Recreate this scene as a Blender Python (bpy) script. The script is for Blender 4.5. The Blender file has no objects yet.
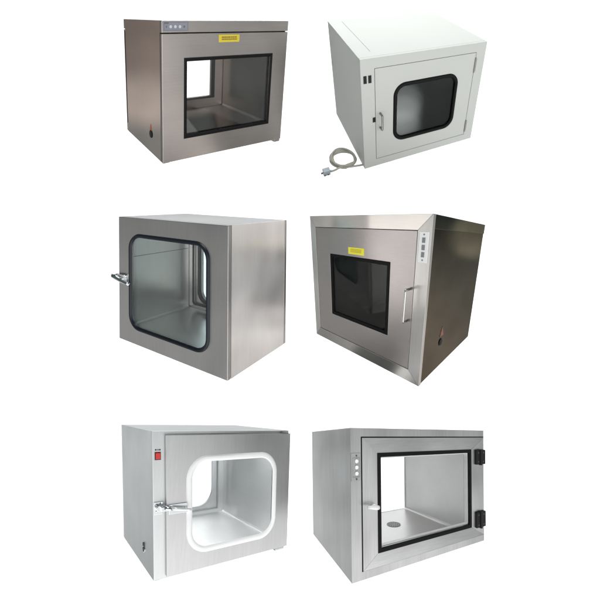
import bpy, bmesh, math, random
from mathutils import Vector, Matrix
random.seed(7)
sc = bpy.context.scene
COL = sc.collection
PI = math.pi

# ------------------------------------------------------------------ materials
def new_mat(name):
    m = bpy.data.materials.new(name); m.use_nodes = True
    nt = m.node_tree; nt.nodes.clear()
    out = nt.nodes.new('ShaderNodeOutputMaterial')
    b = nt.nodes.new('ShaderNodeBsdfPrincipled')
    nt.links.new(b.outputs[0], out.inputs[0])
    return m, nt, b, out

def nd(nt, t, **kw):
    n = nt.nodes.new(t)
    for k, v in kw.items(): setattr(n, k, v)
    return n

def noise(nt, vec, scale, detail=2.0, rough=.5):
    n = nd(nt, 'ShaderNodeTexNoise'); n.inputs['Scale'].default_value = scale
    n.inputs['Detail'].default_value = detail; n.inputs['Roughness'].default_value = rough
    nt.links.new(vec, n.inputs['Vector']); return n.outputs['Fac']

def mapr(nt, v, a, b, c, d):
    n = nd(nt, 'ShaderNodeMapRange')
    for i, q in enumerate((a, b, c, d)): n.inputs[1+i].default_value = q
    nt.links.new(v, n.inputs[0]); return n.outputs[0]

def math_(nt, op, a, b):
    n = nd(nt, 'ShaderNodeMath', operation=op)
    for i, q in enumerate((a, b)):
        if isinstance(q, (int, float)): n.inputs[i].default_value = q
        else: nt.links.new(q, n.inputs[i])
    return n.outputs[0]

def steel(name, col, rough=.3, brush='x', aniso=.6, fine=.05, smudge=.06, bump=.12, seed=0.0, wave=0.0, edge=1.0):
    """brushed stainless sheet: fine scratches along one axis, soft smudges, slightly uneven sheet"""
    m, nt, b, out = new_mat(name)
    tc = nd(nt, 'ShaderNodeTexCoord')
    mp = nd(nt, 'ShaderNodeMapping'); nt.links.new(tc.outputs['Object'], mp.inputs[0])
    s = {'x': (4, 190, 190), 'y': (190, 4, 190), 'z': (190, 190, 4)}[brush]
    mp.inputs['Scale'].default_value = s; mp.inputs['Location'].default_value = (seed, seed*.7, seed*.3)
    mp2 = nd(nt, 'ShaderNodeMapping'); nt.links.new(tc.outputs['Object'], mp2.inputs[0])
    mp2.inputs['Location'].default_value = (seed*3.1, seed, seed*1.7)
    s2 = {'x': (1.2, 9, 9), 'y': (9, 1.2, 9), 'z': (9, 9, 1.2)}[brush]
    mp3 = nd(nt, 'ShaderNodeMapping'); nt.links.new(tc.outputs['Object'], mp3.inputs[0])
    mp3.inputs['Scale'].default_value = s2; mp3.inputs['Location'].default_value = (seed, 2*seed, seed)
    scr = noise(nt, mp.outputs[0], 1.0, 2, .55)
    cloud = noise(nt, mp2.outputs[0], 5.0, 1.5, .5)
    band = noise(nt, mp3.outputs[0], 1.0, 2, .5)
    f1 = mapr(nt, scr, .1, .9, 1-fine*1.5, 1+fine)
    f2 = mapr(nt, cloud, .15, .85, 1-smudge, 1+smudge*.5)
    f3 = mapr(nt, band, .15, .85, 1-smudge*.6, 1+smudge*.6)
    f = math_(nt, 'MULTIPLY', math_(nt, 'MULTIPLY', f1, f2), f3)
    mx = nd(nt, 'ShaderNodeVectorMath', operation='SCALE'); mx.inputs[0].default_value = col
    nt.links.new(f, mx.inputs['Scale']); nt.links.new(mx.outputs[0], b.inputs['Base Color'])
    b.inputs['Metallic'].default_value = 1.0
    b.inputs['Specular Tint'].default_value = (edge, edge, edge, 1)
    lo, hi = (max(rough*.88, .284), rough*1.2) if rough >= .28 else (rough*.85, min(rough*1.15, .262))
    nt.links.new(mapr(nt, cloud, .1, .9, lo, hi), b.inputs['Roughness'])
    b.inputs['Anisotropic'].default_value = aniso
    b.inputs['Anisotropic Rotation'].default_value = .25
    vt = nd(nt, 'ShaderNodeVectorTransform', vector_type='VECTOR', convert_from='OBJECT', convert_to='WORLD')
    vt.inputs[0].default_value = {'x': (1, 0, 0), 'y': (0, 1, 0), 'z': (0, 0, 1)}[brush]
    nt.links.new(vt.outputs[0], b.inputs['Tangent'])
    bp = nd(nt, 'ShaderNodeBump'); bp.inputs['Strength'].default_value = bump*.6; bp.inputs['Distance'].default_value = .00012
    nt.links.new(scr, bp.inputs['Height'])
    last = bp
    if wave:
        b2 = nd(nt, 'ShaderNodeBump'); b2.inputs['Strength'].default_value = 1.0; b2.inputs['Distance'].default_value = wave
        nt.links.new(noise(nt, mp2.outputs[0], 3.2, 1, .4), b2.inputs['Height'])
        nt.links.new(bp.outputs[0], b2.inputs['Normal']); last = b2
    nt.links.new(last.outputs[0], b.inputs['Normal'])
    return m

def plain(name, col, rough=.5, metal=0.0, var=.04, scale=30, spec=.5, bump=.0):
    m, nt, b, out = new_mat(name)
    tc = nd(nt, 'ShaderNodeTexCoord')
    c = noise(nt, tc.outputs['Object'], scale, 1.5, .5)
    mx = nd(nt, 'ShaderNodeVectorMath', operation='SCALE'); mx.inputs[0].default_value = col
    nt.links.new(mapr(nt, c, .1, .9, 1-var, 1+var), mx.inputs['Scale'])
    nt.links.new(mx.outputs[0], b.inputs['Base Color'])
    nt.links.new(mapr(nt, c, .1, .9, rough*.92, rough*1.08), b.inputs['Roughness'])
    b.inputs['Metallic'].default_value = metal
    b.inputs['Specular IOR Level'].default_value = spec
    if bump:
        bp = nd(nt, 'ShaderNodeBump'); bp.inputs['Strength'].default_value = .5; bp.inputs['Distance'].default_value = bump
        nt.links.new(noise(nt, tc.outputs['Object'], 260, 2, .5), bp.inputs['Height']); nt.links.new(bp.outputs[0], b.inputs['Normal'])
    return m

def glass(name, tint, ior=1.45):
    m, nt, b, out = new_mat(name); nt.nodes.remove(b)
    t = nd(nt, 'ShaderNodeBsdfTransparent'); t.inputs[0].default_value = (*tint, 1)
    g = nd(nt, 'ShaderNodeBsdfGlossy'); g.inputs['Roughness'].default_value = .03
    g.inputs[0].default_value = (.95, .97, .97, 1)
    fr = nd(nt, 'ShaderNodeFresnel')          # same reflectance from either face of the thin pane
    ge = nd(nt, 'ShaderNodeNewGeometry')
    nt.links.new(mapr(nt, ge.outputs['Backfacing'], 0, 1, ior, 1/ior), fr.inputs[0])
    mx = nd(nt, 'ShaderNodeMixShader'); nt.links.new(fr.outputs[0], mx.inputs[0])
    nt.links.new(t.outputs[0], mx.inputs[1]); nt.links.new(g.outputs[0], mx.inputs[2]); nt.links.new(mx.outputs[0], out.inputs[0])
    return m

# ------------------------------------------------------------------ cabinet frames
# each cabinet: width .7 m, depth D, height H; fitted pose, slight out-of-square of the sheet-metal body
CAB = {
 1: (.5800, .5766, (0.66567, -0.67634, -0.17401), (-0.55251, -1.24961, 2.37596), (-0.11424, 0.02648, 0.04924), (0.026, -0.0608, 0.09001)),
 2: (.7445, .5715, (0.80144, -0.1495, -0.17445), (0.65396, -1.3899, 2.68102), (0.04722, 0.01858, -0.01344), (0.13395, 0.01915, 0.04275)),
 3: (.4817, .6392, (0.23465, 0.5069, 0.12572), (-0.50084, -0.10387, 2.14921), (-0.00068, -0.02489, -0.02629), (-0.07059, -0.06374, 0.02025)),
 4: (.7499, .7016, (0.25929, 0.79441, 0.12336), (0.58168, -0.10881, 2.53167), (0.03292, -0.06391, 0.04489), (-0.14173, 0.07556, 0.16291)),
 5: (.6701, .5920, (-0.22099, -0.59384, 0.07807), (-0.53841, 1.0297, 2.3332), (0.05966, 0.00857, -0.00184), (0.06441, 0.086, 0.03127)),
 6: (.4828, .4910, (-0.19623, -0.42815, 0.0435), (0.47123, 0.914, 2.08395), (-0.04147, 0.0526, 0.04759), (0.14741, 0.05377, 0.14845)),
}
W = .7
CV = Matrix(((1, 0, 0), (0, 0, 1), (0, -1, 0)))      # x right, y down, z ahead -> Blender axes

class Cabinet:
    def __init__(s, idx, name, label, cat, group):
        s.D, s.H, w, t, s.sh, s.v = CAB[idx]
        wv = Vector(w); R = Matrix.Rotation(wv.length, 3, wv.normalized())
        Rb = CV @ R @ CV.transposed()
        base = s.raw((W/2, s.D/2, 0))
        s.base = base
        loc = Rb @ base + CV @ Vector(t)
        o = bpy.data.objects.new(name, None); COL.objects.link(o); o.empty_display_size = .1
        o.matrix_world = Matrix.Translation(loc) @ Rb.to_4x4()
        o['label'] = label; o['category'] = cat
        if group: o['group'] = group
        s.o = o
    def raw(s, p):
        q = Vector((p[0]-W/2, s.H/2-p[2], p[1]-s.D/2))
        u = (q.x/W, q.y/s.H, q.z/s.D)
        q = Vector((q.x + s.sh[0]*q.y + s.sh[1]*q.z, q.y + s.sh[2]*q.z, q.z))
        q /= (1 + s.v[0]*u[0] + s.v[1]*u[1] + s.v[2]*u[2])
        return CV @ q
    def add(s, name, bm, mats, parent=None, bevel=0.0, smooth=False, label=None, segs=2):
        if not isinstance(mats, (list, tuple)): mats = [mats]
        bmesh.ops.remove_doubles(bm, verts=bm.verts, dist=1e-6)
        bmesh.ops.recalc_face_normals(bm, faces=bm.faces)
        for v in bm.verts: v.co = s.raw(v.co) - s.base
        me = bpy.data.meshes.new(name); bm.to_mesh(me); bm.free()
        for m in mats: me.materials.append(m)
        if smooth:
            for p in me.polygons: p.use_smooth = True
        o = bpy.data.objects.new(name, me); COL.objects.link(o); o.parent = parent or s.o
        if bevel:
            md = o.modifiers.new('bevel', 'BEVEL'); md.width = bevel; md.segments = segs
            md.limit_method = 'ANGLE'; md.angle_limit = math.radians(40); md.harden_normals = False
        if label: o['label'] = label
        return o

# ------------------------------------------------------------------ shape helpers (cabinet coordinates: x right, y into the cabinet, z up)
def BM(): return bmesh.new()
def box(bm, x0, x1, y0, y1, z0, z1, mi=0):
    vs = [bm.verts.new(p) for p in ((x0,y0,z0),(x1,y0,z0),(x1,y1,z0),(x0,y1,z0),(x0,y0,z1),(x1,y0,z1),(x1,y1,z1),(x0,y1,z1))]
    for f in ((0,1,2,3),(4,5,6,7),(0,1,5,4),(1,2,6,5),(2,3,7,6),(3,0,4,7)):
        bm.faces.new([vs[i] for i in f]).material_index = mi
    return bm
def rr(rect, r, n=8):
    x0, z0, x1, z1 = rect; r = max(r, 0.0)
    pts = []
    for cx, cz, a0 in ((x1-r, z1-r, 0), (x0+r, z1-r, PI/2), (x0+r, z0+r, PI), (x1-r, z0+r, 1.5*PI)):
        for k in range(n+1):
            a = a0 + PI/2*k/n; pts.append((cx + r*math.cos(a), cz + r*math.sin(a)))
    return pts
def inset(rect, d): return (rect[0]+d, rect[1]+d, rect[2]-d, rect[3]-d)
def strip(bm, la, ya, lb, yb, mi=0):
    n = len(la)
    A = [bm.verts.new((p[0], ya if not callable(ya) else ya(p), p[1])) for p in la]
    B = [bm.verts.new((p[0], yb if not callable(yb) else yb(p), p[1])) for p in lb]
    for i in range(n):
        j = (i+1) % n
        vs = [A[i], A[j], B[j], B[i]]
        try:
            f = bm.faces.new(vs); f.material_index = mi
        except ValueError: pass
def ring(bm, outer, ro, inner, ri, y0, y1, n=8, mi=0):
    lo, li = rr(outer, ro, n), rr(inner, ri, n)
    strip(bm, lo, y0, li, y0, mi); strip(bm, lo, y1, li, y1, mi)
    strip(bm, li, y0, li, y1, mi); strip(bm, lo, y0, lo, y1, mi)
    clean(bm); return bm
def clean(bm):
    bmesh.ops.remove_doubles(bm, verts=bm.verts, dist=1e-7)
    bmesh.ops.dissolve_degenerate(bm, edges=bm.edges, dist=1e-7)
def gasket(rect, r, w, y, h, n=10, m=7):
    """rubber profile round a window: half-round section standing h proud (towards -y)"""
    bm = BM()
    loops = []
    for k in range(m+1):
        t = k/m
        hh = h*min(1.0, 1.35*math.sin(PI*t)) if 0 < k < m else 0
        loops.append(([p for p in rr(inset(rect, w*t), r-w*t if r > 0 else 0, n)], y - hh))
    for a, b in zip(loops, loops[1:]): strip(bm, a[0], a[1], b[0], b[1])
    clean(bm); return bm
def pane(rect, r, y0, y1, n=8):
    bm = BM(); l = rr(rect, r, n)
    seen = []
    for p in l:
        if not seen or (abs(p[0]-seen[-1][0])+abs(p[1]-seen[-1][1])) > 1e-7: seen.append(p)
    if abs(seen[0][0]-seen[-1][0])+abs(seen[0][1]-seen[-1][1]) < 1e-7: seen.pop()
    A = [bm.verts.new((p[0], y0, p[1])) for p in seen]; B = [bm.verts.new((p[0], y1, p[1])) for p in seen]
    bm.faces.new(A); bm.faces.new(B)
    for i in range(len(A)): j = (i+1) % len(A); bm.faces.new([A[i], A[j], B[j], B[i]])
    return bm
def mitred(bm, outer, inner, y0, y1, g=.00015):
    """picture-frame of four mitred rails: stiles material 0, rails material 1"""
    ox0, oz0, ox1, oz1 = outer; ix0, iz0, ix1, iz1 = inner
    quads = [([(ox0, oz0+g), (ix0, iz0+g), (ix0, iz1-g), (ox0, oz1-g)], 0), ([(ox1, oz0+g), (ix1, iz0+g), (ix1, iz1-g), (ox1, oz1-g)], 0),
             ([(ox0+g, oz0), (ox1-g, oz0), (ix1-g, iz0), (ix0+g, iz0)], 1), ([(ox0+g, oz1), (ox1-g, oz1), (ix1-g, iz1), (ix0+g, iz1)], 1)]
    for q, mi in quads:
        A = [bm.verts.new((p[0], y0, p[1])) for p in q]; B = [bm.verts.new((p[0], y1, p[1])) for p in q]
        fs = [bm.faces.new(A), bm.faces.new(B)] + [bm.faces.new([A[i], A[(i+1)%4], B[(i+1)%4], B[i]]) for i in range(4)]
        for f in fs: f.material_index = mi
    return bm
def tube(bm, pts, r, n=10, cap=True):
    pts = [Vector(p) for p in pts]; rings = []
    up = Vector((0, 0, 1))
    for i, p in enumerate(pts):
        t = (pts[min(i+1, len(pts)-1)] - pts[max(i-1, 0)]).normalized()
        a = t.cross(up if abs(t.dot(up)) < .95 else Vector((1, 0, 0))).normalized(); b = t.cross(a)
        rad = r[i] if isinstance(r, (list, tuple)) else r
        rings.append([bm.verts.new(p + rad*(math.cos(2*PI*k/n)*a + math.sin(2*PI*k/n)*b)) for k in range(n)])
    for A, B in zip(rings, rings[1:]):
        # choose rotation that keeps the rings aligned
        best = min(range(n), key=lambda s_: sum((A[k].co-B[(k+s_) % n].co).length for k in range(0, n, 3)))
        B[:] = B[best:] + B[:best]
        for k in range(n): bm.faces.new([A[k], A[(k+1)%n], B[(k+1)%n], B[k]])
    if cap: bm.faces.new(rings[0]); bm.faces.new(rings[-1])
    return bm
def arc_path(pts, r=.008, n=5):
    """polyline with rounded corners"""
    P = [Vector(p) for p in pts]; out = [P[0]]
    for a, b, c in zip(P, P[1:], P[2:]):
        u, v = (a-b).normalized(), (c-b).normalized()
        p0, p1 = b+u*r, b+v*r
        for k in range(n+1):
            t = k/n; out.append((1-t)**2*p0 + 2*t*(1-t)*b + t*t*p1)
    out.append(P[-1]); return out
def disc(bm, c, r, axis, h, n=20, mi=0):
    a = Vector(axis).normalized(); tube_pts = [Vector(c), Vector(c)+a*h]
    u = a.orthogonal().normalized(); v = a.cross(u)
    A = [bm.verts.new(Vector(c)+r*(math.cos(2*PI*k/n)*u+math.sin(2*PI*k/n)*v)) for k in range(n)]
    B = [bm.verts.new(Vector(c)+a*h+r*(math.cos(2*PI*k/n)*u+math.sin(2*PI*k/n)*v)) for k in range(n)]
    fs = [bm.faces.new(A), bm.faces.new(B)] + [bm.faces.new([A[k], A[(k+1)%n], B[(k+1)%n], B[k]]) for k in range(n)]
    for f in fs: f.material_index = mi
    return bm
def wall_ring_x(bm, x0, x1, y0, y1, z0, z1): pass

# ------------------------------------------------------------------ shared small materials
M = {}
M['back_glass'] = plain('dark_back_glass', (.012, .015, .015), .12, var=0, spec=.7)
M['rubber'] = plain('black_rubber', (.008, .008, .0085), .5, var=.15, scale=60, spec=.10)
M['rubber_blue'] = plain('dark_rubber', (.010, .013, .020), .38, var=.15, scale=60, spec=.3)
M['white_rubber'] = plain('white_silicone', (.96, .96, .96), .6, var=.01)
M['dark_gap'] = plain('dark_foam', (.015, .015, .015), .8)
M['black_plastic'] = plain('black_plastic', (.009, .009, .009), .45, spec=.25)
M['satin'] = steel('satin_grey_fittings', (.30, .30, .29), .3, 'z', .0, .02, .05, .03)
M['yellow'] = plain('yellow_vinyl', (.58, .46, .03), .4, var=.05)
M['yellow_bright'] = plain('bright_yellow_vinyl', (.86, .80, .06), .4, var=.04)
M['ink'] = plain('label_ink', (.20, .15, .02), .5)
M['ink_faint'] = plain('faint_label_ink', (.55, .46, .03), .5)
M['grey_film'] = plain('grey_keypad_film', (.20, .21, .245), .4, var=.08)
M['key'] = plain('pale_key', (.50, .50, .56), .35)
M['key_white'] = plain('white_key', (.92, .92, .92), .35)
M['keymark'] = plain('dark_keypad_mark', (.05, .05, .06), .5)
M['keyline'] = plain('keypad_outline', (.11, .115, .135), .5)
M['white_plate'] = plain('white_plate', (.94, .95, .95), .35, var=.02)
M['grey_ink'] = plain('grey_ink', (.22, .23, .24), .5)
M['chrome'] = steel('polished_fittings', (.72, .74, .76), .14, 'x', .0, .02, .06, .05)
M['red'] = plain('red_rocker', (.62, .035, .03), .25, var=.08)
M['copper'] = plain('red_sticker', (.42, .12, .06), .45, var=.15)
M['green'] = plain('green_plug', (.02, .10, .07), .4)

def label_marks(bm, rect, y, rows, mi=0, seed=1):
    rnd = random.Random(seed); x0, z0, x1, z1 = rect
    hh = (z1-z0)/rows
    for r in range(rows):
        x = x0; zt = z1 - r*hh
        while x < x1-.002:
            w = min(rnd.uniform(.0035, .010), x1-x); box(bm, x, x+w*.78, y-.0004, y, zt-hh*.72, zt, mi); x += w
    return bm

def shell(c, t, chamber, mats, y0, y1, name='casing'):
    """outer sheet-metal wrap: left/right = mats[0], top/bottom = mats[1]"""
    bm = BM(); H = c.H
    box(bm, 0, t, y0, y1, 0, H, 0); box(bm, W-t, W, y0, y1, 0, H, 0)
    box(bm, t, W-t, y0, y1, H-t, H, 1); box(bm, t, W-t, y0, y1, 0, t, 1)
    return c.add(name, bm, mats, bevel=.0022)
def chamber(c, cr, y0, y1, wall_m, floor_m):
    """inner lining: side walls + ceiling one mesh, floor another; cr = inner rect (x0,z0,x1,z1)"""
    x0, z0, x1, z1 = cr; t = .003
    bm = BM(); box(bm, x0-t, x0, y0, y1, z0, z1+t); box(bm, x1, x1+t, y0, y1, z0, z1+t); box(bm, x0, x1, y0, y1, z1, z1+t)
    c.add('chamber_lining', bm, wall_m)
    bm = BM(); box(bm, x0-t, x1+t, y0, y1, z0-t, z0)
    # coved joint between floor and walls
    r = .013
    for sx, xx in ((1, x0), (-1, x1)):
        prev = None
        for k in range(7):
            a = PI/2*k/6
            px, pz = xx + sx*(r - r*math.sin(a)), z0 + r - r*math.cos(a)
            cur = (bm.verts.new((px, y0, pz)), bm.verts.new((px, y1, pz)))
            if prev: bm.faces.new([prev[0], prev[1], cur[1], cur[0]])
            prev = cur
    return c.add('chamber_floor', bm, floor_m)
def liner_ring(c, cr, y0, y1, m, parent=None, t=.002):
    bm = BM(); ring(bm, (t, t, W-t, c.H-t), 0, cr, 0, y0, y1, 1); return c.add('inner_flange', bm, m)

GROUP = 'pass boxes shown in two columns on white'
exec_list = []

# ================================================================== 1  wide brownish box, top left
c = Cabinet(1, 'pass_box', 'brownish steel pass box with grey keypad on its header strip and large square-cornered window', 'pass box', GROUP)
H, D = c.H, c.D
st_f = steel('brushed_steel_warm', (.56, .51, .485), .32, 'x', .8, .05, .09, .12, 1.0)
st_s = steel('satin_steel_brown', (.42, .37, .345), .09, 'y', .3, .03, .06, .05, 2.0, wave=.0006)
st_i = steel('chamber_steel_warm', (.44, .40, .375), .32, 'y', .5, .04, .06, .05, 3.0)
st_fl = steel('chamber_floor_warm', (.64, .60, .575), .32, 'x', .4, .04, .08, .1, 3.5)
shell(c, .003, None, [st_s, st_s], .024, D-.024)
bm = BM(); box(bm, 0, W, 0, .0245, .531, H); c.add('header_strip', bm, st_f, bevel=.0014)
bm = BM(); box(bm, 0, W, D-.0245, D, .531, H); c.add('rear_header', bm, st_f, bevel=.0014)
cr = (.055, .072, .645, .475)
chamber(c, cr, .0275, D-.0275, st_i, st_fl)
liner_ring(c, cr, .0245, .0275, st_i); liner_ring(c, cr, D-.0275, D-.0245, st_i)
bm = BM(); ring(bm, (.0008, .002, W-.0008, .5308), 0, (.012, .012, W-.012, .519), 0, .0196, .0244, 1); c.add('door_seal', bm, M['dark_gap'])
bm = BM(); ring(bm, (.0008, .002, W-.0008, .5308), 0, (.012, .012, W-.012, .519), 0, D-.0244, D-.0196, 1); c.add('door_seal', bm, M['dark_gap'])
win = (.104, .091, .608, .432)
bm = BM(); ring(bm, (0, .0, W, .5265), 0, inset(win, .009), 0, 0, .0195, 1); d = c.add('door', bm, st_f, bevel=.0014)
c.add('window_gasket', gasket(win, 0, .0155, .0002, .004, 1, 5), M['rubber'], d)
bm = BM(); ring(bm, inset(win, .0), 0, inset(win, .0165), 0, .0200, .0250, 1); c.add('inner_gasket', bm, M['rubber'], d)
c.add('window_pane', pane(inset(win, .0135), 0, .006, .011), glass('clear_glass', (.90, .90, .89)), d)
wr = (.135, .138, .556, .435)
bm = BM(); ring(bm, (0, 0, W, .5265), 0, wr, 0, D-.0195, D, 1); d2 = c.add('rear_door', bm, st_f, bevel=.0014)
bm = BM(); ring(bm, (wr[0]-.024, wr[1]-.012, wr[2]+.024, wr[3]+.02), 0, wr, 0, D-.030, D-.0196, 1); c.add('window_gasket', bm, M['rubber'], d2, bevel=.002)
c.add('window_pane', pane(inset(wr, -.004), 0, D-.012, D-.008), glass('clear_rear_glass', (.99, .99, .99), 1.2), d2)
# keypad
bm = BM(); box(bm, .006, .126, -.0015, 0, .5375, .5725, 0)
kp = c.add('control_panel', bm, M['grey_film'], bevel=.0004)
for zz in (.5395, .5705): bm = BM() if zz < .54 else bm; box(bm, .010, .121, -.0019, -.0014, zz-.0006, zz+.0006)
for xx in (.011, .121): box(bm, xx-.0006, xx+.0006, -.0019, -.0014, .5395, .5705)
box(bm, .012, .031, -.0020, -.0014, .5635, .5695); box(bm, .018, .024, -.0020, -.0014, .549, .5575); box(bm, .100, .108, -.0020, -.0014, .549, .5575)
c.add('printed_marks', bm, M['keyline'], kp)
for xx in (.0405, .062, .0835):
    bm = BM(); disc(bm, (xx, -.0014, .5535), .0060, (0, -1, 0), .0014, 14); c.add('button', bm, M['key'], kp)
bm = BM(); box(bm, .281, .396, -.0010, -.0001, .4885, .5195); lb = c.add('warning_label', bm, M['yellow'], d)
bm = BM(); label_marks(bm, (.297, .495, .383, .512), -.0010, 2, seed=3); c.add('printed_text', bm, M['ink'], lb)
bm = BM(); box(bm, .660, .698, .004, .05, -.014, 0); c.add('foot', bm, st_f, bevel=.002)
bm = BM(); box(bm, .002, .035, .004, .05, -.003, 0); c.add('foot', bm, st_f, bevel=.001)
# cable hole and its sticker
bm = BM(); disc(bm, (-.0015, .157, .088), .0185, (1, 0, 0), .0016, 20); disc(bm, (-.004, .157, .088), .0150, (1, 0, 0), .003, 20, 1)
c.add('cable_gland', bm, [M['black_plastic'], M['dark_gap']])
bm = BM()
A = [bm.verts.new((-.0012, y, z)) for y, z in ((.143, .104), (.173, .104), (.158, .134))]; B = [bm.verts.new((-.0001, v.co.y, v.co.z)) for v in A]
bm.faces.new(A); bm.faces.new(B); [bm.faces.new([A[i], A[(i+1)%3], B[(i+1)%3], B[i]]) for i in range(3)]
c.add('hazard_sticker', bm, M['copper'])
# the rear door's black seal showing along the back edge of the side
bm = BM(); box(bm, -.0006, .004, D-.0235, D-.0125, .045, .520); c.add('edge_seal', bm, M['rubber'])

# ================================================================== 2  white painted box, top right
c = Cabinet(2, 'pass_box', 'white painted pass box seen from above with a coiled power cord beside it', 'pass box', GROUP)
H, D = c.H, c.D
wp = plain('white_powder_coat', (.50, .515, .495), .6, var=.015, scale=6, spec=.05)
wp_s = wp
shell(c, .003, None, [wp, wp], .022, D)
do = (.067, .042, .640, .5245)
bm = BM(); ring(bm, (0, 0, W, H), 0, do, 0, 0, .0215, 1); c.add('front_frame', bm, wp, bevel=.0018)
bm = BM(); ring(bm, inset(do, -.01), 0, inset(do, .012), 0, .0218, .026, 1); c.add('door_seal', bm, M['dark_gap'])
win = (.163, .119, .544, .437)
dd = inset(do, .0022)
bm = BM(); ring(bm, dd, 0, inset(win, .009), .050, .0006, .0214, 8); d = c.add('door', bm, wp, bevel=.0012)
c.add('window_gasket', gasket(win, .066, .021, .0008, .008, 10, 7), M['rubber'], d, smooth=True)
c.add('window_pane', pane(inset(win, .017), .048, .006, .012), glass('smoked_glass', (.55, .60, .59), 1.25), d)
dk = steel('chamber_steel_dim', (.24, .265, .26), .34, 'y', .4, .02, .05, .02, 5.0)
cr = (.08, .06, .62, .50)
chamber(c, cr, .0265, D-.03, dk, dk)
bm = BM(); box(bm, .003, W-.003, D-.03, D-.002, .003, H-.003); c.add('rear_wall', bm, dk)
wr = (.16, .12, .54, .44)
c.add('rear_window', pane(wr, .05, D-.034, D-.0303), M['back_glass'])
bm = BM(); tube(bm, arc_path([(.093, .001, .302), (.093, -.036, .302), (.093, -.036, .225), (.093, .001, .225)], .006), .0052, 10)
c.add('handle', bm, M['satin'], d, smooth=True)
bm = BM(); box(bm, .053, .0665, -.003, -.0001, .262, .287); disc(bm, (.060, -.003, .2745), .0045, (0, -1, 0), .002, 12); c.add('lock', bm, M['black_plastic'])
for xx in (.0205, .0435):
    bm = BM(); box(bm, xx-.0075, xx+.0075, -.003, -.0001, .462, .497); sw = c.add('rocker_switch', bm, M['black_plastic'], bevel=.001)
    bm = BM(); box(bm, xx-.0045, xx+.0045, -.0045, -.003, .467, .491); c.add('rocker', bm, M['black_plastic'], sw, bevel=.001)
for z0, z1 in ((.420, .497), (.062, .137)):
    bm = BM(); tube(bm, [(.6395, -.003, z0), (.6395, -.003, z1)], .0042, 10); hb = c.add('hinge', bm, M['satin'], d, smooth=False)
    bm = BM(); box(bm, .6405, .6480, -.0016, -.0002, z0+.006, z1-.006); c.add('hinge_leaf', bm, M['grey_ink'], hb)
bm = BM(); box(bm, .0735, .0755, .095, .70, H, H+.0012); c.add('top_seam', bm, plain('grey_seam_line', (.36, .37, .36), .5))  # grey strip marking the seam in the top sheet
bm = BM(); box(bm, -.004, -.0001, D-.045, D-.032, .335, .355); c.add('side_catch', bm, wp, bevel=.001)
# power cord
def coil_pts():
    ctr = (-.086, .143); pts = []
    pts += [(.03, .034, .006), (.0, .037, .006), (-.04, .045, .006), (-.085, .056, .007)]
    N = 92
    for k in range(N):
        a = -1.75 - 2*PI*3.93*k/N
        rx = .060 + .004*math.sin(k*.37) + .0055*math.sin(k*.13); ry = .086 + .006*math.cos(k*.29) + .004*(k//24)
        pts.append((ctr[0]+rx*math.cos(a) - .10*ry*math.sin(a) , ctr[1]+ry*math.sin(a), .006+.0035*(k/16)))
    pts += [(-.125, .060, .014), (-.145, .058, .009), (-.170, .058, .007)]
    return pts
def smooth_path(P, n=3):
    P = [Vector(p) for p in P]; out = []
    for i in range(len(P)-1):
        a, b, c_, d_ = P[max(i-1, 0)], P[i], P[i+1], P[min(i+2, len(P)-1)]
        for k in range(n):
            t = k/n; out.append(.5*((2*b)+(c_-a)*t+(2*a-5*b+4*c_-d_)*t*t+(3*b-a-3*c_+d_)*t**3))
    out.append(P[-1]); return out
M['cord'] = plain('grey_cord', (.36, .35, .30), .55, var=.1)
bm = BM(); tube(bm, smooth_path(coil_pts()), .0056, 8); cord = c.add('power_cord', bm, M['cord'], smooth=True)
bm = BM(); box(bm, -.212, -.176, .036, .074, .001, .030); box(bm, -.176, -.166, .051, .065, .004, .016)
pg = c.add('plug', bm, plain('grey_blue_plug', (.33, .38, .41), .4), cord, bevel=.004)
bm = BM()
for x, y in ((-.206, .026), (-.188, .026)): box(bm, x-.003, x+.003, y, .036, .008, .016)
box(bm, -.222, -.212, .050, .056, .010, .018)
c.add('plug_pins', bm, M['chrome'], cord)

# ================================================================== 3  box opening at its left, door filling the front
c = Cabinet(3, 'pass_box', 'grey steel pass box with black rounded window gasket and latch overhanging its left edge', 'pass box', GROUP)
H, D = c.H, c.D
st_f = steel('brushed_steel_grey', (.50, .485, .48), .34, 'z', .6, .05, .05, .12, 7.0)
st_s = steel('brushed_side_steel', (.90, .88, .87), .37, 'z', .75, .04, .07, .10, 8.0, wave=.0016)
st_i = steel('chamber_steel_teal', (.78, .80, .795), .32, 'z', .5, .03, .05, .08, 9.0)
st_t = steel('top_sheet_steel', (.52, .53, .54), .30, 'x', .5, .03, .06, .08, 8.5, edge=.7)
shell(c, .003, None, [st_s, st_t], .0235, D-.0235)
win = (.085, .074, .607, .561)
bm = BM(); ring(bm, (0, 0, W, H), 0, inset(win, .009), .062, 0, .0205, 8); d = c.add('door', bm, st_f, bevel=.0022)
bm = BM(); ring(bm, (.004, .004, W-.0035, H-.004), 0, (.012, .012, W-.012, H-.012), 0, .0206, .0234, 1); c.add('door_seal', bm, M['dark_gap'])
c.add('window_gasket', gasket(win, .078, .0195, .0002, .010, 12, 7), M['rubber_blue'], d, smooth=True)
c.add('window_pane', pane(inset(win, .016), .060, .005, .010), glass('greenish_glass', (.98, .99, .985), 1.4), d)
cr = (.05, .066, .65, .59)
chamber(c, cr, .0265, D-.0265, st_i, st_i)
liner_ring(c, cr, .0236, .0265, st_i); liner_ring(c, cr, D-.0265, D-.0236, st_i)
bm = BM(); box(bm, .0502, .0514, .03, D-.03, .428, .4305); c.add('lining_seam', bm, M['keyline'])
wr = (.150, .125, .552, .530)
bm = BM(); ring(bm, (0, 0, W, H), 0, wr, .055, D-.0205, D, 8); d2 = c.add('rear_door', bm, st_f, bevel=.0018)
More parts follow.
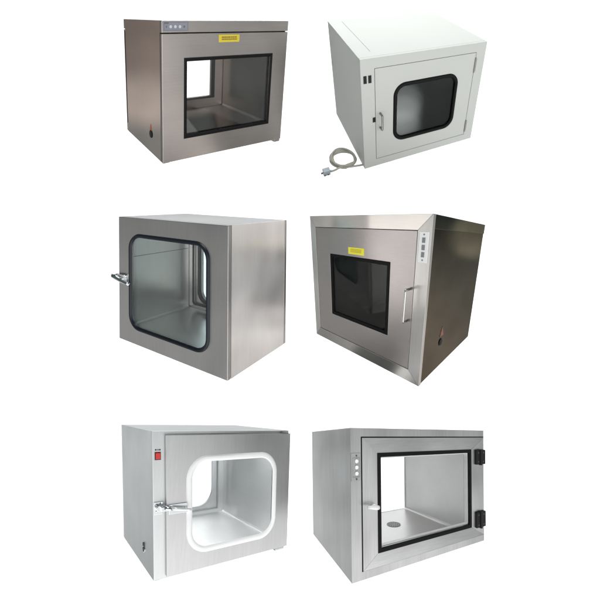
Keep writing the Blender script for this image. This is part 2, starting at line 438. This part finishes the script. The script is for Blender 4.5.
bm = BM(); ring(bm, inset(wr, -.018), .07, wr, .055, D-.036, D-.0207, 10); c.add('window_gasket', bm, M['rubber_blue'], d2, bevel=.002)
bm = BM(); ring(bm, (.092, .090, .62, .575), .02, (.099, .097, .613, .568), .02, D-.038, D-.0268, 5); c.add('rear_seal', bm, M['rubber_blue'], d2, bevel=.001)
c.add('window_pane', pane(inset(wr, -.004), .055, D-.012, D-.008), glass('greenish_rear_glass', (.86, .94, .95), 1.3), d2)
def toggle(c, parent, x, z, m, y0=0.0, s=1.0, overhang=True):
    bm = BM(); box(bm, x+.004*s, x+.070*s, y0-.004, y0, z-.020*s, z+.020*s); disc(bm, (x+.016*s, y0-.004, z+.012*s), .0045*s, (0, -1, 0), .003, 12); disc(bm, (x+.060*s, y0-.004, z+.012*s), .0045*s, (0, -1, 0), .003, 12)
    disc(bm, (x+.016*s, y0-.004, z-.013*s), .0045*s, (0, -1, 0), .003, 12)
    t = c.add('latch', bm, m, parent, bevel=.001)
    return t
lt = toggle(c, c.o, .0, .322, M['chrome'])
bm = BM(); tube(bm, arc_path([(-.030, -.022, .331), (.004, -.034, .327), (.050, -.034, .318), (.100, -.024, .308)], .01), [.0095]*3+[.009]*6+[.008]*4+[.0075]*20, 10) if False else tube(bm, [(-.034, -.016, .334), (-.012, -.026, .330), (.010, -.030, .325), (.050, -.030, .317), (.090, -.024, .308), (.108, -.020, .304)], [.009, .0105, .0085, .0075, .0075, .0085], 12)
c.add('latch_lever', bm, M['chrome'], lt, smooth=True)
bm = BM(); tube(bm, [(.0, -.004, .336), (.0, -.026, .336)], .007, 12); tube(bm, [(.046, -.004, .322), (.046, -.030, .322)], .006, 12); box(bm, .010, .060, -.018, -.006, .330, .346)
c.add('latch_pivot', bm, M['chrome'], lt, bevel=.001)

# ================================================================== 4  dark mitred-frame box, middle right
c = Cabinet(4, 'pass_box', 'steel pass box with dark window, bow handle and white button plate near its corner', 'pass box', GROUP)
H, D = c.H, c.D
st_h = steel('rail_steel', (.66, .635, .605), .17, 'x', .85, .05, .08, .10, 11.0, wave=.0008)
st_v = steel('stile_steel', (.66, .64, .62), .28, 'z', .85, .05, .06, .10, 12.0)
st_d = steel('door_steel', (.51, .475, .46), .34, 'x', .6, .05, .04, .10, 13.0)
st_s = steel('side_steel_shaded', (.25, .232, .205), .09, 'y', .4, .06, .14, .06, 14.0, wave=.0008, edge=.45)  # base colour and edge tint darkened to stand in for dark reflections
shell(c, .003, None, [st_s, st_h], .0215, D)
bm = BM(); box(bm, W, W+.003, .0215, D, .652, H); c.add('top_band', bm, steel('side_band_steel', (.42, .41, .36), .07, 'y', .4, .06, .15, .06, 14.5, wave=.001, edge=.4), bevel=.001)  # band colour and edge tint also lowered for the side's dark reflections
do = (.0425, .057, .648, .6455)
bm = BM(); mitred(bm, (0, 0, W+.003, H), do, 0, .0215); c.add('front_frame', bm, [st_v, st_h], bevel=.0008)
bm = BM(); ring(bm, inset(do, -.008), 0, inset(do, .010), 0, .0218, .027, 1); c.add('door_seal', bm, M['dark_gap'])
win = (.152, .178, .535, .517)
dd = inset(do, .0020)
bm = BM(); ring(bm, dd, 0, inset(win, .002), 0, .001, .0214, 1); d = c.add('door', bm, st_d, bevel=.0012)
bm = BM(); ring(bm, inset(win, .0018), 0, inset(win, .019), 0, .0025, .014, 1); c.add('window_gasket', bm, M['rubber'], d)
c.add('window_pane', pane(inset(win, .018), 0, .006, .011), glass('dark_tinted_glass', (.75, .77, .74), 1.32), d)
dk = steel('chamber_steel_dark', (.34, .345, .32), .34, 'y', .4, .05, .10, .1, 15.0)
cr = (.07, .10, .62, .60)
chamber(c, cr, .0275, D-.03, dk, dk)
bm = BM(); box(bm, .003, W-.003, D-.03, D-.002, .003, H-.003); c.add('rear_wall', bm, dk)
c.add('rear_window', pane((.15, .18, .535, .517), .0, D-.034, D-.0303, 1), M['back_glass'])
bm = BM(); tube(bm, arc_path([(.634, .002, .421), (.634, -.042, .421), (.630, -.042, .285), (.630, .002, .285)], .009), .0052, 12)
c.add('handle', bm, steel('handle_steel', (.48, .47, .45), .22, 'z', .0, .02, .06, .03), d, smooth=True)
bm = BM(); box(bm, .2895, .389, -.0002, .0009, .5265, .558); lb = c.add('warning_label', bm, M['yellow_bright'], d)
bm = BM(); label_marks(bm, (.304, .534, .376, .552), -.0002, 3, seed=5); c.add('printed_text', bm, M['ink_faint'], lb)
bm = BM(); box(bm, .6575, .6935, -.003, -.0001, .530, .640); kp = c.add('control_panel', bm, M['white_plate'], bevel=.001)
for k, zz in enumerate((.611, .585, .559)):
    bm = BM(); box(bm, .669, .682, -.0042, -.003, zz-.0095, zz+.0095); bt = c.add('button', bm, plain('grey_button', (.30, .32, .34), .5), kp, bevel=.0005)
    bm = BM()
    for q in (-.0055, 0, .0055): box(bm, .671, .680, -.0046, -.0042, zz+q-.0012, zz+q+.0012)
    c.add('printed_marks', bm, M['grey_ink'], kp)
for zz in (.631, .539):
    bm = BM(); disc(bm, (.6755, -.003, zz), .0030, (0, -1, 0), .0012, 10); c.add('screw', bm, M['grey_ink'], kp)
bm = BM(); disc(bm, (W+.0001, .222, .138), .0200, (1, 0, 0), .0016, 20); disc(bm, (W+.0017, .222, .138), .0160, (1, 0, 0), .002, 20, 1)
c.add('cable_gland', bm, [M['black_plastic'], M['dark_gap']])
bm = BM()
A = [bm.verts.new((W+.0014, y, z)) for y, z in ((.205, .168), (.250, .168), (.228, .218))]; B = [bm.verts.new((W+.0002, v.co.y, v.co.z)) for v in A]
bm.faces.new(A); bm.faces.new(B); [bm.faces.new([A[i], A[(i+1)%3], B[(i+1)%3], B[i]]) for i in range(3)]
c.add('hazard_sticker', bm, plain('dull_red_sticker', (.22, .07, .04), .45, var=.2))

# ================================================================== 5  bright box with white gasket, bottom left
c = Cabinet(5, 'pass_box', 'pale steel pass box with red rocker switch and thick white rounded window gasket', 'pass box', GROUP)
CHAMBER5 = c
H, D = c.H, c.D
st_f = steel('pale_brushed_steel', (.60, .60, .60), .42, 'z', .5, .05, .06, .08, 21.0)
st_s = steel('pale_side_steel', (.66, .675, .675), .42, 'z', .5, .04, .05, .08, 22.0)
st_t = steel('pale_top_steel', (.50, .52, .53), .32, 'x', .5, .03, .06, .08, 23.0, edge=.7)
st_i = steel('pale_chamber_steel', (.76, .765, .77), .36, 'y', .5, .03, .04, .04, 24.0)
st_fl = steel('pale_chamber_floor', (.93, .93, .93), .42, 'y', .3, .03, .04, .06, 25.0)
shell(c, .003, None, [st_s, st_t], .0215, D-.0215)
cr = (.045, .060, .612, .545)
ob = (.064, .03, .63, .56)
bm = BM(); ring(bm, (0, 0, W, H), 0, ob, 0, 0, .0215, 1); c.add('front_frame', bm, st_s, bevel=.0018)
chamber(c, cr, .0245, D-.0245, st_i, st_fl)
liner_ring(c, cr, .0217, .0245, st_i); liner_ring(c, cr, D-.0245, D-.0215, st_i)
win = (.136, .078, .617, .494)
bm = BM(); ring(bm, (.0505, .009, .6990, .578), 0, inset(win, .010), .085, -.0195, -.0035, 10); d = c.add('door', bm, st_f, bevel=.0018)
bm = BM(); ring(bm, (.0535, .012, .672, .565), 0, (.068, .026, .650, .55), 0, -.0034, -.0001, 1); c.add('door_seal', bm, M['grey_ink'], d)
c.add('window_gasket', gasket(win, .100, .0265, -.0193, .0055, 14, 7), M['white_rubber'], d, smooth=True)
c.add('window_pane', pane(inset(win, .021), .078, -.014, -.009, 10), glass('clear_glass_pale', (.97, .98, .98), 1.3), d)
wr = (.130, .112, .536, .475)
bm = BM(); ring(bm, (0, 0, W, H), 0, wr, .095, D-.0213, D, 10); d2 = c.add('rear_door', bm, st_i, bevel=.002)
bm = BM(); ring(bm, (.085, .080, .575, .53), .0, (.092, .087, .568, .523), .0, D-.030, D-.0247, 1); c.add('rear_seal', bm, M['grey_ink'], d2, bevel=.001)
c.add('window_pane', pane(inset(wr, -.004), .095, D-.012, D-.008, 10), glass('clear_rear_glass_pale', (.95, .955, .96), 1.25), d2)
bm = BM(); box(bm, .009, .034, -.002, -.0001, .4815, .513); sw = c.add('power_switch', bm, plain('dark_red_bezel', (.10, .015, .015), .4), bevel=.001)
bm = BM(); box(bm, .0125, .0310, -.006, -.002, .4855, .5095); c.add('rocker', bm, M['red'], sw, bevel=.0015)
bm = BM(); box(bm, .0085, .0345, -.0008, -.0001, .5165, .5255); c.add('switch_label', bm, M['white_plate'])
bm = BM()
for x0, x1 in ((.0095, .0175), (.0195, .0245), (.0260, .0335)): box(bm, x0, x1, -.0014, -.0008, .5180, .5242)
c.add('printed_text', bm, M['keymark'])
lt = None
bm = BM(); box(bm, .004, .040, -.004, -.0001, .268, .318); disc(bm, (.014, -.004, .307), .004, (0, -1, 0), .003, 12); disc(bm, (.014, -.004, .280), .004, (0, -1, 0), .003, 12)
lt = c.add('latch', bm, M['chrome'], bevel=.0012)
bm = BM(); disc(bm, (.022, -.004, .294), .0125, (0, -1, 0), .018, 18); box(bm, .026, .058, -.034, -.022, .284, .302)
c.add('latch_pivot', bm, M['chrome'], lt, bevel=.0015)
bm = BM(); tube(bm, [(.040, -.030, .297), (.060, -.034, .291), (.075, -.032, .288)], [.010, .0085, .007], 12); c.add('latch_hook', bm, M['chrome'], lt, smooth=True)
bm = BM(); box(bm, .060, .140, -.0235, -.0196, .266, .306); disc(bm, (.078, -.0235, .286), .005, (0, -1, 0), .003, 12); disc(bm, (.122, -.0235, .286), .005, (0, -1, 0), .003, 12)
lp = c.add('latch_plate', bm, M['chrome'], lt, bevel=.0012)
bm = BM(); tube(bm, [(.066, -.032, .292), (.090, -.040, .288), (.115, -.043, .284), (.138, -.043, .281), (.150, -.043, .279)], [.008, .0075, .0065, .0055, .0055], 12); c.add('latch_lever', bm, plain('white_metal_lever', (.78, .79, .79), .25, .3), lt, smooth=True)
bm = BM(); disc(bm, (-.0002, .165, .083), .0160, (-1, 0, 0), .003, 20); disc(bm, (-.0032, .165, .083), .0110, (-1, 0, 0), .002, 20, 1); box(bm, -.006, 0, .160, .170, .098, .112, 1)
c.add('cable_gland', bm, [M['chrome'], M['keymark']])
bm = BM(); box(bm, .636, .694, .003, .05, -.014, -.0001); c.add('foot', bm, st_s, bevel=.003)
bm = BM(); box(bm, .004, .030, .003, .05, -.003, -.0001); c.add('foot', bm, st_s, bevel=.001)
bm = BM(); tube(bm, [(.655, -.008, .5785), (.655, -.008, .5885)], .005, 12); box(bm, .645, .690, -.016, -.001, .5785, .5815); c.add('hinge', bm, M['grey_ink'], bevel=.0008)


# ================================================================== 6  pale box with black hinges, bottom right
c = Cabinet(6, 'pass_box', 'pale grey steel pass box with two black hinges and a round floor drain', 'pass box', GROUP)
H, D = c.H, c.D
st_h = steel('pale_rail_steel', (.60, .60, .60), .34, 'x', .6, .09, .24, .10, 31.0)
st_v = steel('pale_stile_steel', (.57, .57, .57), .34, 'z', .6, .09, .24, .10, 32.0)
st_s = steel('pale_wrap_steel', (.54, .54, .54), .40, 'z', .6, .09, .22, .10, 33.0)
st_i = steel('pale_lining_steel', (.74, .74, .74), .33, 'x', .6, .05, .08, .06, 34.0, wave=.0005)
st_fl = steel('pale_floor_steel', (.58, .58, .58), .30, 'y', .4, .04, .06, .10, 35.0)
do = (.0395, .027, W-.0005, .4635)
shell(c, .003, None, [st_s, st_s], .0245, D-.02)
bm = BM(); ring(bm, (0, 0, W, H), 0, do[:2]+(W-.0002, do[3]), 0, 0, .0245, 1); c.add('front_frame', bm, st_s, bevel=.0014)
bm = BM(); ring(bm, (do[0]-.0008, do[1]-.001, W-.001, do[3]+.0008), 0, inset(do, .012), 0, .010, .024, 1); c.add('door_seal', bm, M['rubber'])
bm = BM(); box(bm, do[0]-.0003, do[0]+.0040, -.0005, .0095, do[1], do[3]); box(bm, do[0]+.0040, W-.0008, -.0005, .0095, do[3]-.0038, do[3]); c.add('edge_gasket', bm, M['rubber'])
win = (.1045, .0735, .610, .409)
dd = (do[0]+.0042, do[1]+.0008, W-.001, do[3]-.0040)
bm = BM(); mitred(bm, dd, inset(win, .005), -.001, .0095); d = c.add('door', bm, [st_v, st_h], bevel=.0004)
bm = BM(); ring(bm, win, 0, inset(win, .0145), 0, -.003, .006, 1); c.add('window_gasket', bm, M['rubber'], d, bevel=.0015)
bm = BM(); ring(bm, inset(win, .0146), 0, inset(win, .0185), 0, .0076, .0243, 1); c.add('inner_trim', bm, M['key_white'], d)
c.add('window_pane', pane(inset(win, .0147), 0, .004, .0075), glass('clear_glass_bright', (.97, .97, .97), 1.3), d)
cr = (.05, .047, .590, .425)
chamber(c, cr, .0275, D-.006, st_i, st_fl)
liner_ring(c, cr, .0246, .0275, st_i)
wr = (.09, .047, .590, .425)
bm = BM(); ring(bm, (0, 0, W, H), 0, (cr[0], cr[1], cr[2], cr[3]), 0, D-.019, D, 1); c.add('rear_frame', bm, st_s, bevel=.001)
bm = BM(); disc(bm, (.363, .275, .0472), .036, (0, 0, 1), .0016, 28); dr = c.add('floor_drain', bm, plain('dull_drain', (.22, .22, .22), .4, .8))
bm = BM(); ring(bm, (0,0,1,1), 0, (.1,.1,.9,.9), 0, 0, 1, 1); bm.free()
bm = BM()
for rr_ in (.010, .020, .029):
    for k in range(int(rr_*600)):
        a = 2*PI*k/int(rr_*600); disc(bm, (.363+rr_*math.cos(a), .275+rr_*math.sin(a), .0488), .0024, (0, 0, 1), .0005, 8)
c.add('drain_holes', bm, M['dark_gap'], dr)
for z0, z1 in ((.3425, .4055), (.068, .136)):
    bm = BM(); box(bm, .634, .662, -.011, -.0012, z0, z1); box(bm, .668, .6995, -.011, -.0012, z0, z1)
    hb = c.add('hinge', bm, M['black_plastic'], bevel=.002)
    bm = BM(); tube(bm, [(.665, -.010, z0-.003), (.665, -.010, z1+.001)], .0075, 14); c.add('hinge_pin', bm, M['black_plastic'], hb, smooth=False)
    for xx in (.648, .684):
        for zz in (z0+.012, z1-.012):
            bm = BM(); disc(bm, (xx, -.011, zz), .004, (0, -1, 0), .0008, 12); c.add('screw', bm, M['keymark'], hb)
bm = BM(); disc(bm, (.086, -.0012, .235), .008, (0, -1, 0), .016, 16); tube(bm, [(.052, -.022, .239), (.066, -.024, .238), (.084, -.024, .235), (.096, -.023, .233)], [.0045, .0062, .0080, .0068], 12)
c.add('handle', bm, plain('white_handle', (.85, .85, .85), .3), d, smooth=True)
bm = BM(); box(bm, .0005, .0375, -.0025, -.0001, .322, .411); kp = c.add('control_panel', bm, plain('grey_button_plate', (.36, .36, .36), .5), bevel=.0008)
bm = BM(); ring(bm, (.006, .335, .033, .397), 0, (.0068, .3358, .0322, .3962), 0, -.0031, -.0025, 1); c.add('printed_outline', bm, M['grey_ink'], kp)
for zz in (.3855, .366, .3465):
    bm = BM(); disc(bm, (.0205, -.0025, zz), .0062, (0, -1, 0), .003, 18); c.add('button', bm, M['key_white'], kp, bevel=.0008)
for zz in (.403, .3285):
    bm = BM(); disc(bm, (.0205, -.0025, zz), .0028, (0, -1, 0), .001, 12); c.add('screw', bm, M['keymark'], kp)

# ================================================================== backdrop, light, camera
def lamp(name, loc, target, size, power, col=(1, 1, 1), size_y=None, spread=PI):
    l = bpy.data.lights.new(name, 'AREA'); l.energy = power; l.color = col; l.size = size; l.spread = spread
    if size_y: l.shape = 'RECTANGLE'; l.size_y = size_y
    o = bpy.data.objects.new(name, l); COL.objects.link(o); o.location = loc
    o.rotation_euler = (Vector(target)-Vector(loc)).to_track_quat('-Z', 'Y').to_euler(); return o

bd = 12.0; hs = 10.3
bm = BM(); v = [bm.verts.new(p) for p in ((-hs, bd, -hs), (hs, bd, -hs), (hs, bd, hs), (-hs, bd, hs))]
v2 = [bm.verts.new((q.co.x, bd+.02, q.co.z)) for q in v]
bm.faces.new(v); bm.faces.new(v2); [bm.faces.new([v[i], v[(i+1)%4], v2[(i+1)%4], v2[i]]) for i in range(4)]
bmesh.ops.recalc_face_normals(bm, faces=bm.faces)
me = bpy.data.meshes.new('backdrop'); bm.to_mesh(me); bm.free()
me.materials.append(plain('white_backdrop_paper', (.93, .93, .93), .9, var=.003, spec=.0))
o = bpy.data.objects.new('backdrop', me); COL.objects.link(o); o['kind'] = 'structure'
for x, z in ((-7.6, 0), (7.6, 0), (0, 7.6), (0, -7.6)):
    lamp('backdrop_lamp', (x, 6.6, z), (x*.96, bd, z*.96), 1.2 if x else 11.0, 310, size_y=11.0 if x else 1.2)

w = bpy.data.worlds.new('World'); sc.world = w; w.use_nodes = True
nt = w.node_tree; nt.nodes.clear()
wo = nd(nt, 'ShaderNodeOutputWorld'); bg = nd(nt, 'ShaderNodeBackground'); nt.links.new(bg.outputs[0], wo.inputs[0])
tc = nd(nt, 'ShaderNodeTexCoord')
# soft light patches added to the world for reflections: (direction, cos where it starts, cos where it is full, colour)
LOBES = [
 ((.90, -.30, -.30), .70, 1.0, (.42, .415, .41)),
 ((.15, -.75, -.65), .45, 1.0, (2.3, 2.28, 2.26)),
 ((-.66, .64, -.38), .93, 1.0, (1.15, 1.15, 1.15)),
 ((.78, .61, -.15), .970, .996, (.30, .275, .22)),
 ((.787, .615, .045), .9982, .9995, (.80, .74, .55)),
 ((-.79, .48, .39), .985, .992, (.34, .265, .225)),
 ((-.79, .57, .20), .985, .993, (.25, .24, .225)),
 ((.80, .50, -.36), .95, .995, (.36, .25, .205)),
 ((-.96, 0, -.25), .91, 1.0, (.52, .50, .48)),
 # added bright patches, aimed to glint in the white box's window pane
 ((.659, -.223, -.718), .9990, .9998, (4.6, 4.6, 4.5)),
 ((.655, -.203, -.728), .9990, .9998, (4.6, 4.6, 4.5)),
 ((.651, -.179, -.738), .9990, .9998, (4.6, 4.6, 4.5)),
]
BASE = (.09, .112, .115)
acc = None
def vmath(op, a, b):
    n = nd(nt, 'ShaderNodeVectorMath', operation=op)
    for i, q in enumerate((a, b)):
        if q is None: continue
        if isinstance(q, tuple): n.inputs[i].default_value = q
        else: nt.links.new(q, n.inputs[i])
    return n
for dr_, lo, hi, colr in LOBES:
    dn = Vector(dr_).normalized()
    dt = vmath('DOT_PRODUCT', tc.outputs['Generated'], tuple(dn)).outputs['Value']
    mr = nd(nt, 'ShaderNodeMapRange', interpolation_type='SMOOTHSTEP'); mr.inputs[1].default_value = lo; mr.inputs[2].default_value = hi
    nt.links.new(dt, mr.inputs[0])
    sc_ = nd(nt, 'ShaderNodeVectorMath', operation='SCALE'); sc_.inputs[0].default_value = colr; nt.links.new(mr.outputs[0], sc_.inputs['Scale'])
    acc = vmath('ADD', acc if acc is not None else BASE, sc_.outputs[0]).outputs[0]
# uneven room: soft lighter and darker patches
nz = mapr(nt, noise(nt, tc.outputs['Generated'], 3.4, 3, .55), .28, .72, .35, 1.65)
fin = nd(nt, 'ShaderNodeVectorMath', operation='SCALE'); nt.links.new(acc, fin.inputs[0]); nt.links.new(nz, fin.inputs['Scale'])
nt.links.new(fin.outputs[0], bg.inputs['Color']); bg.inputs['Strength'].default_value = 1.0
w.cycles.sampling_method = 'MANUAL'; w.cycles.sample_map_resolution = 2048

lamp('overhead_softbox', (0.4, 1.2, 4.4), (.5, 2.4, 0), 2.6, 195)
# unseen lamp added under the pale box's ceiling to brighten its chamber
tl = lamp('chamber_fill_lamp', (0, 0, 0), (0, 0, -1), .36, 2.8, (1, 1, 1), size_y=.03)
tl.parent = CHAMBER5.o; tl.rotation_euler = (0, 0, 0); tl.location = CHAMBER5.raw((.33, .30, .535)) - CHAMBER5.base

cam = bpy.data.cameras.new('camera'); co = bpy.data.objects.new('camera', cam); COL.objects.link(co); sc.camera = co
co.location = (0, 0, 0); co.rotation_euler = (PI/2, 0, 0)
cam.sensor_width = 36; cam.lens = 36*420/600; cam.clip_start = .05; cam.clip_end = 100
sc.view_settings.view_transform = 'Standard'; sc.view_settings.look = 'None'; sc.view_settings.exposure = 0; sc.view_settings.gamma = 1
sc.cycles.max_bounces = 10; sc.cycles.transparent_max_bounces = 16
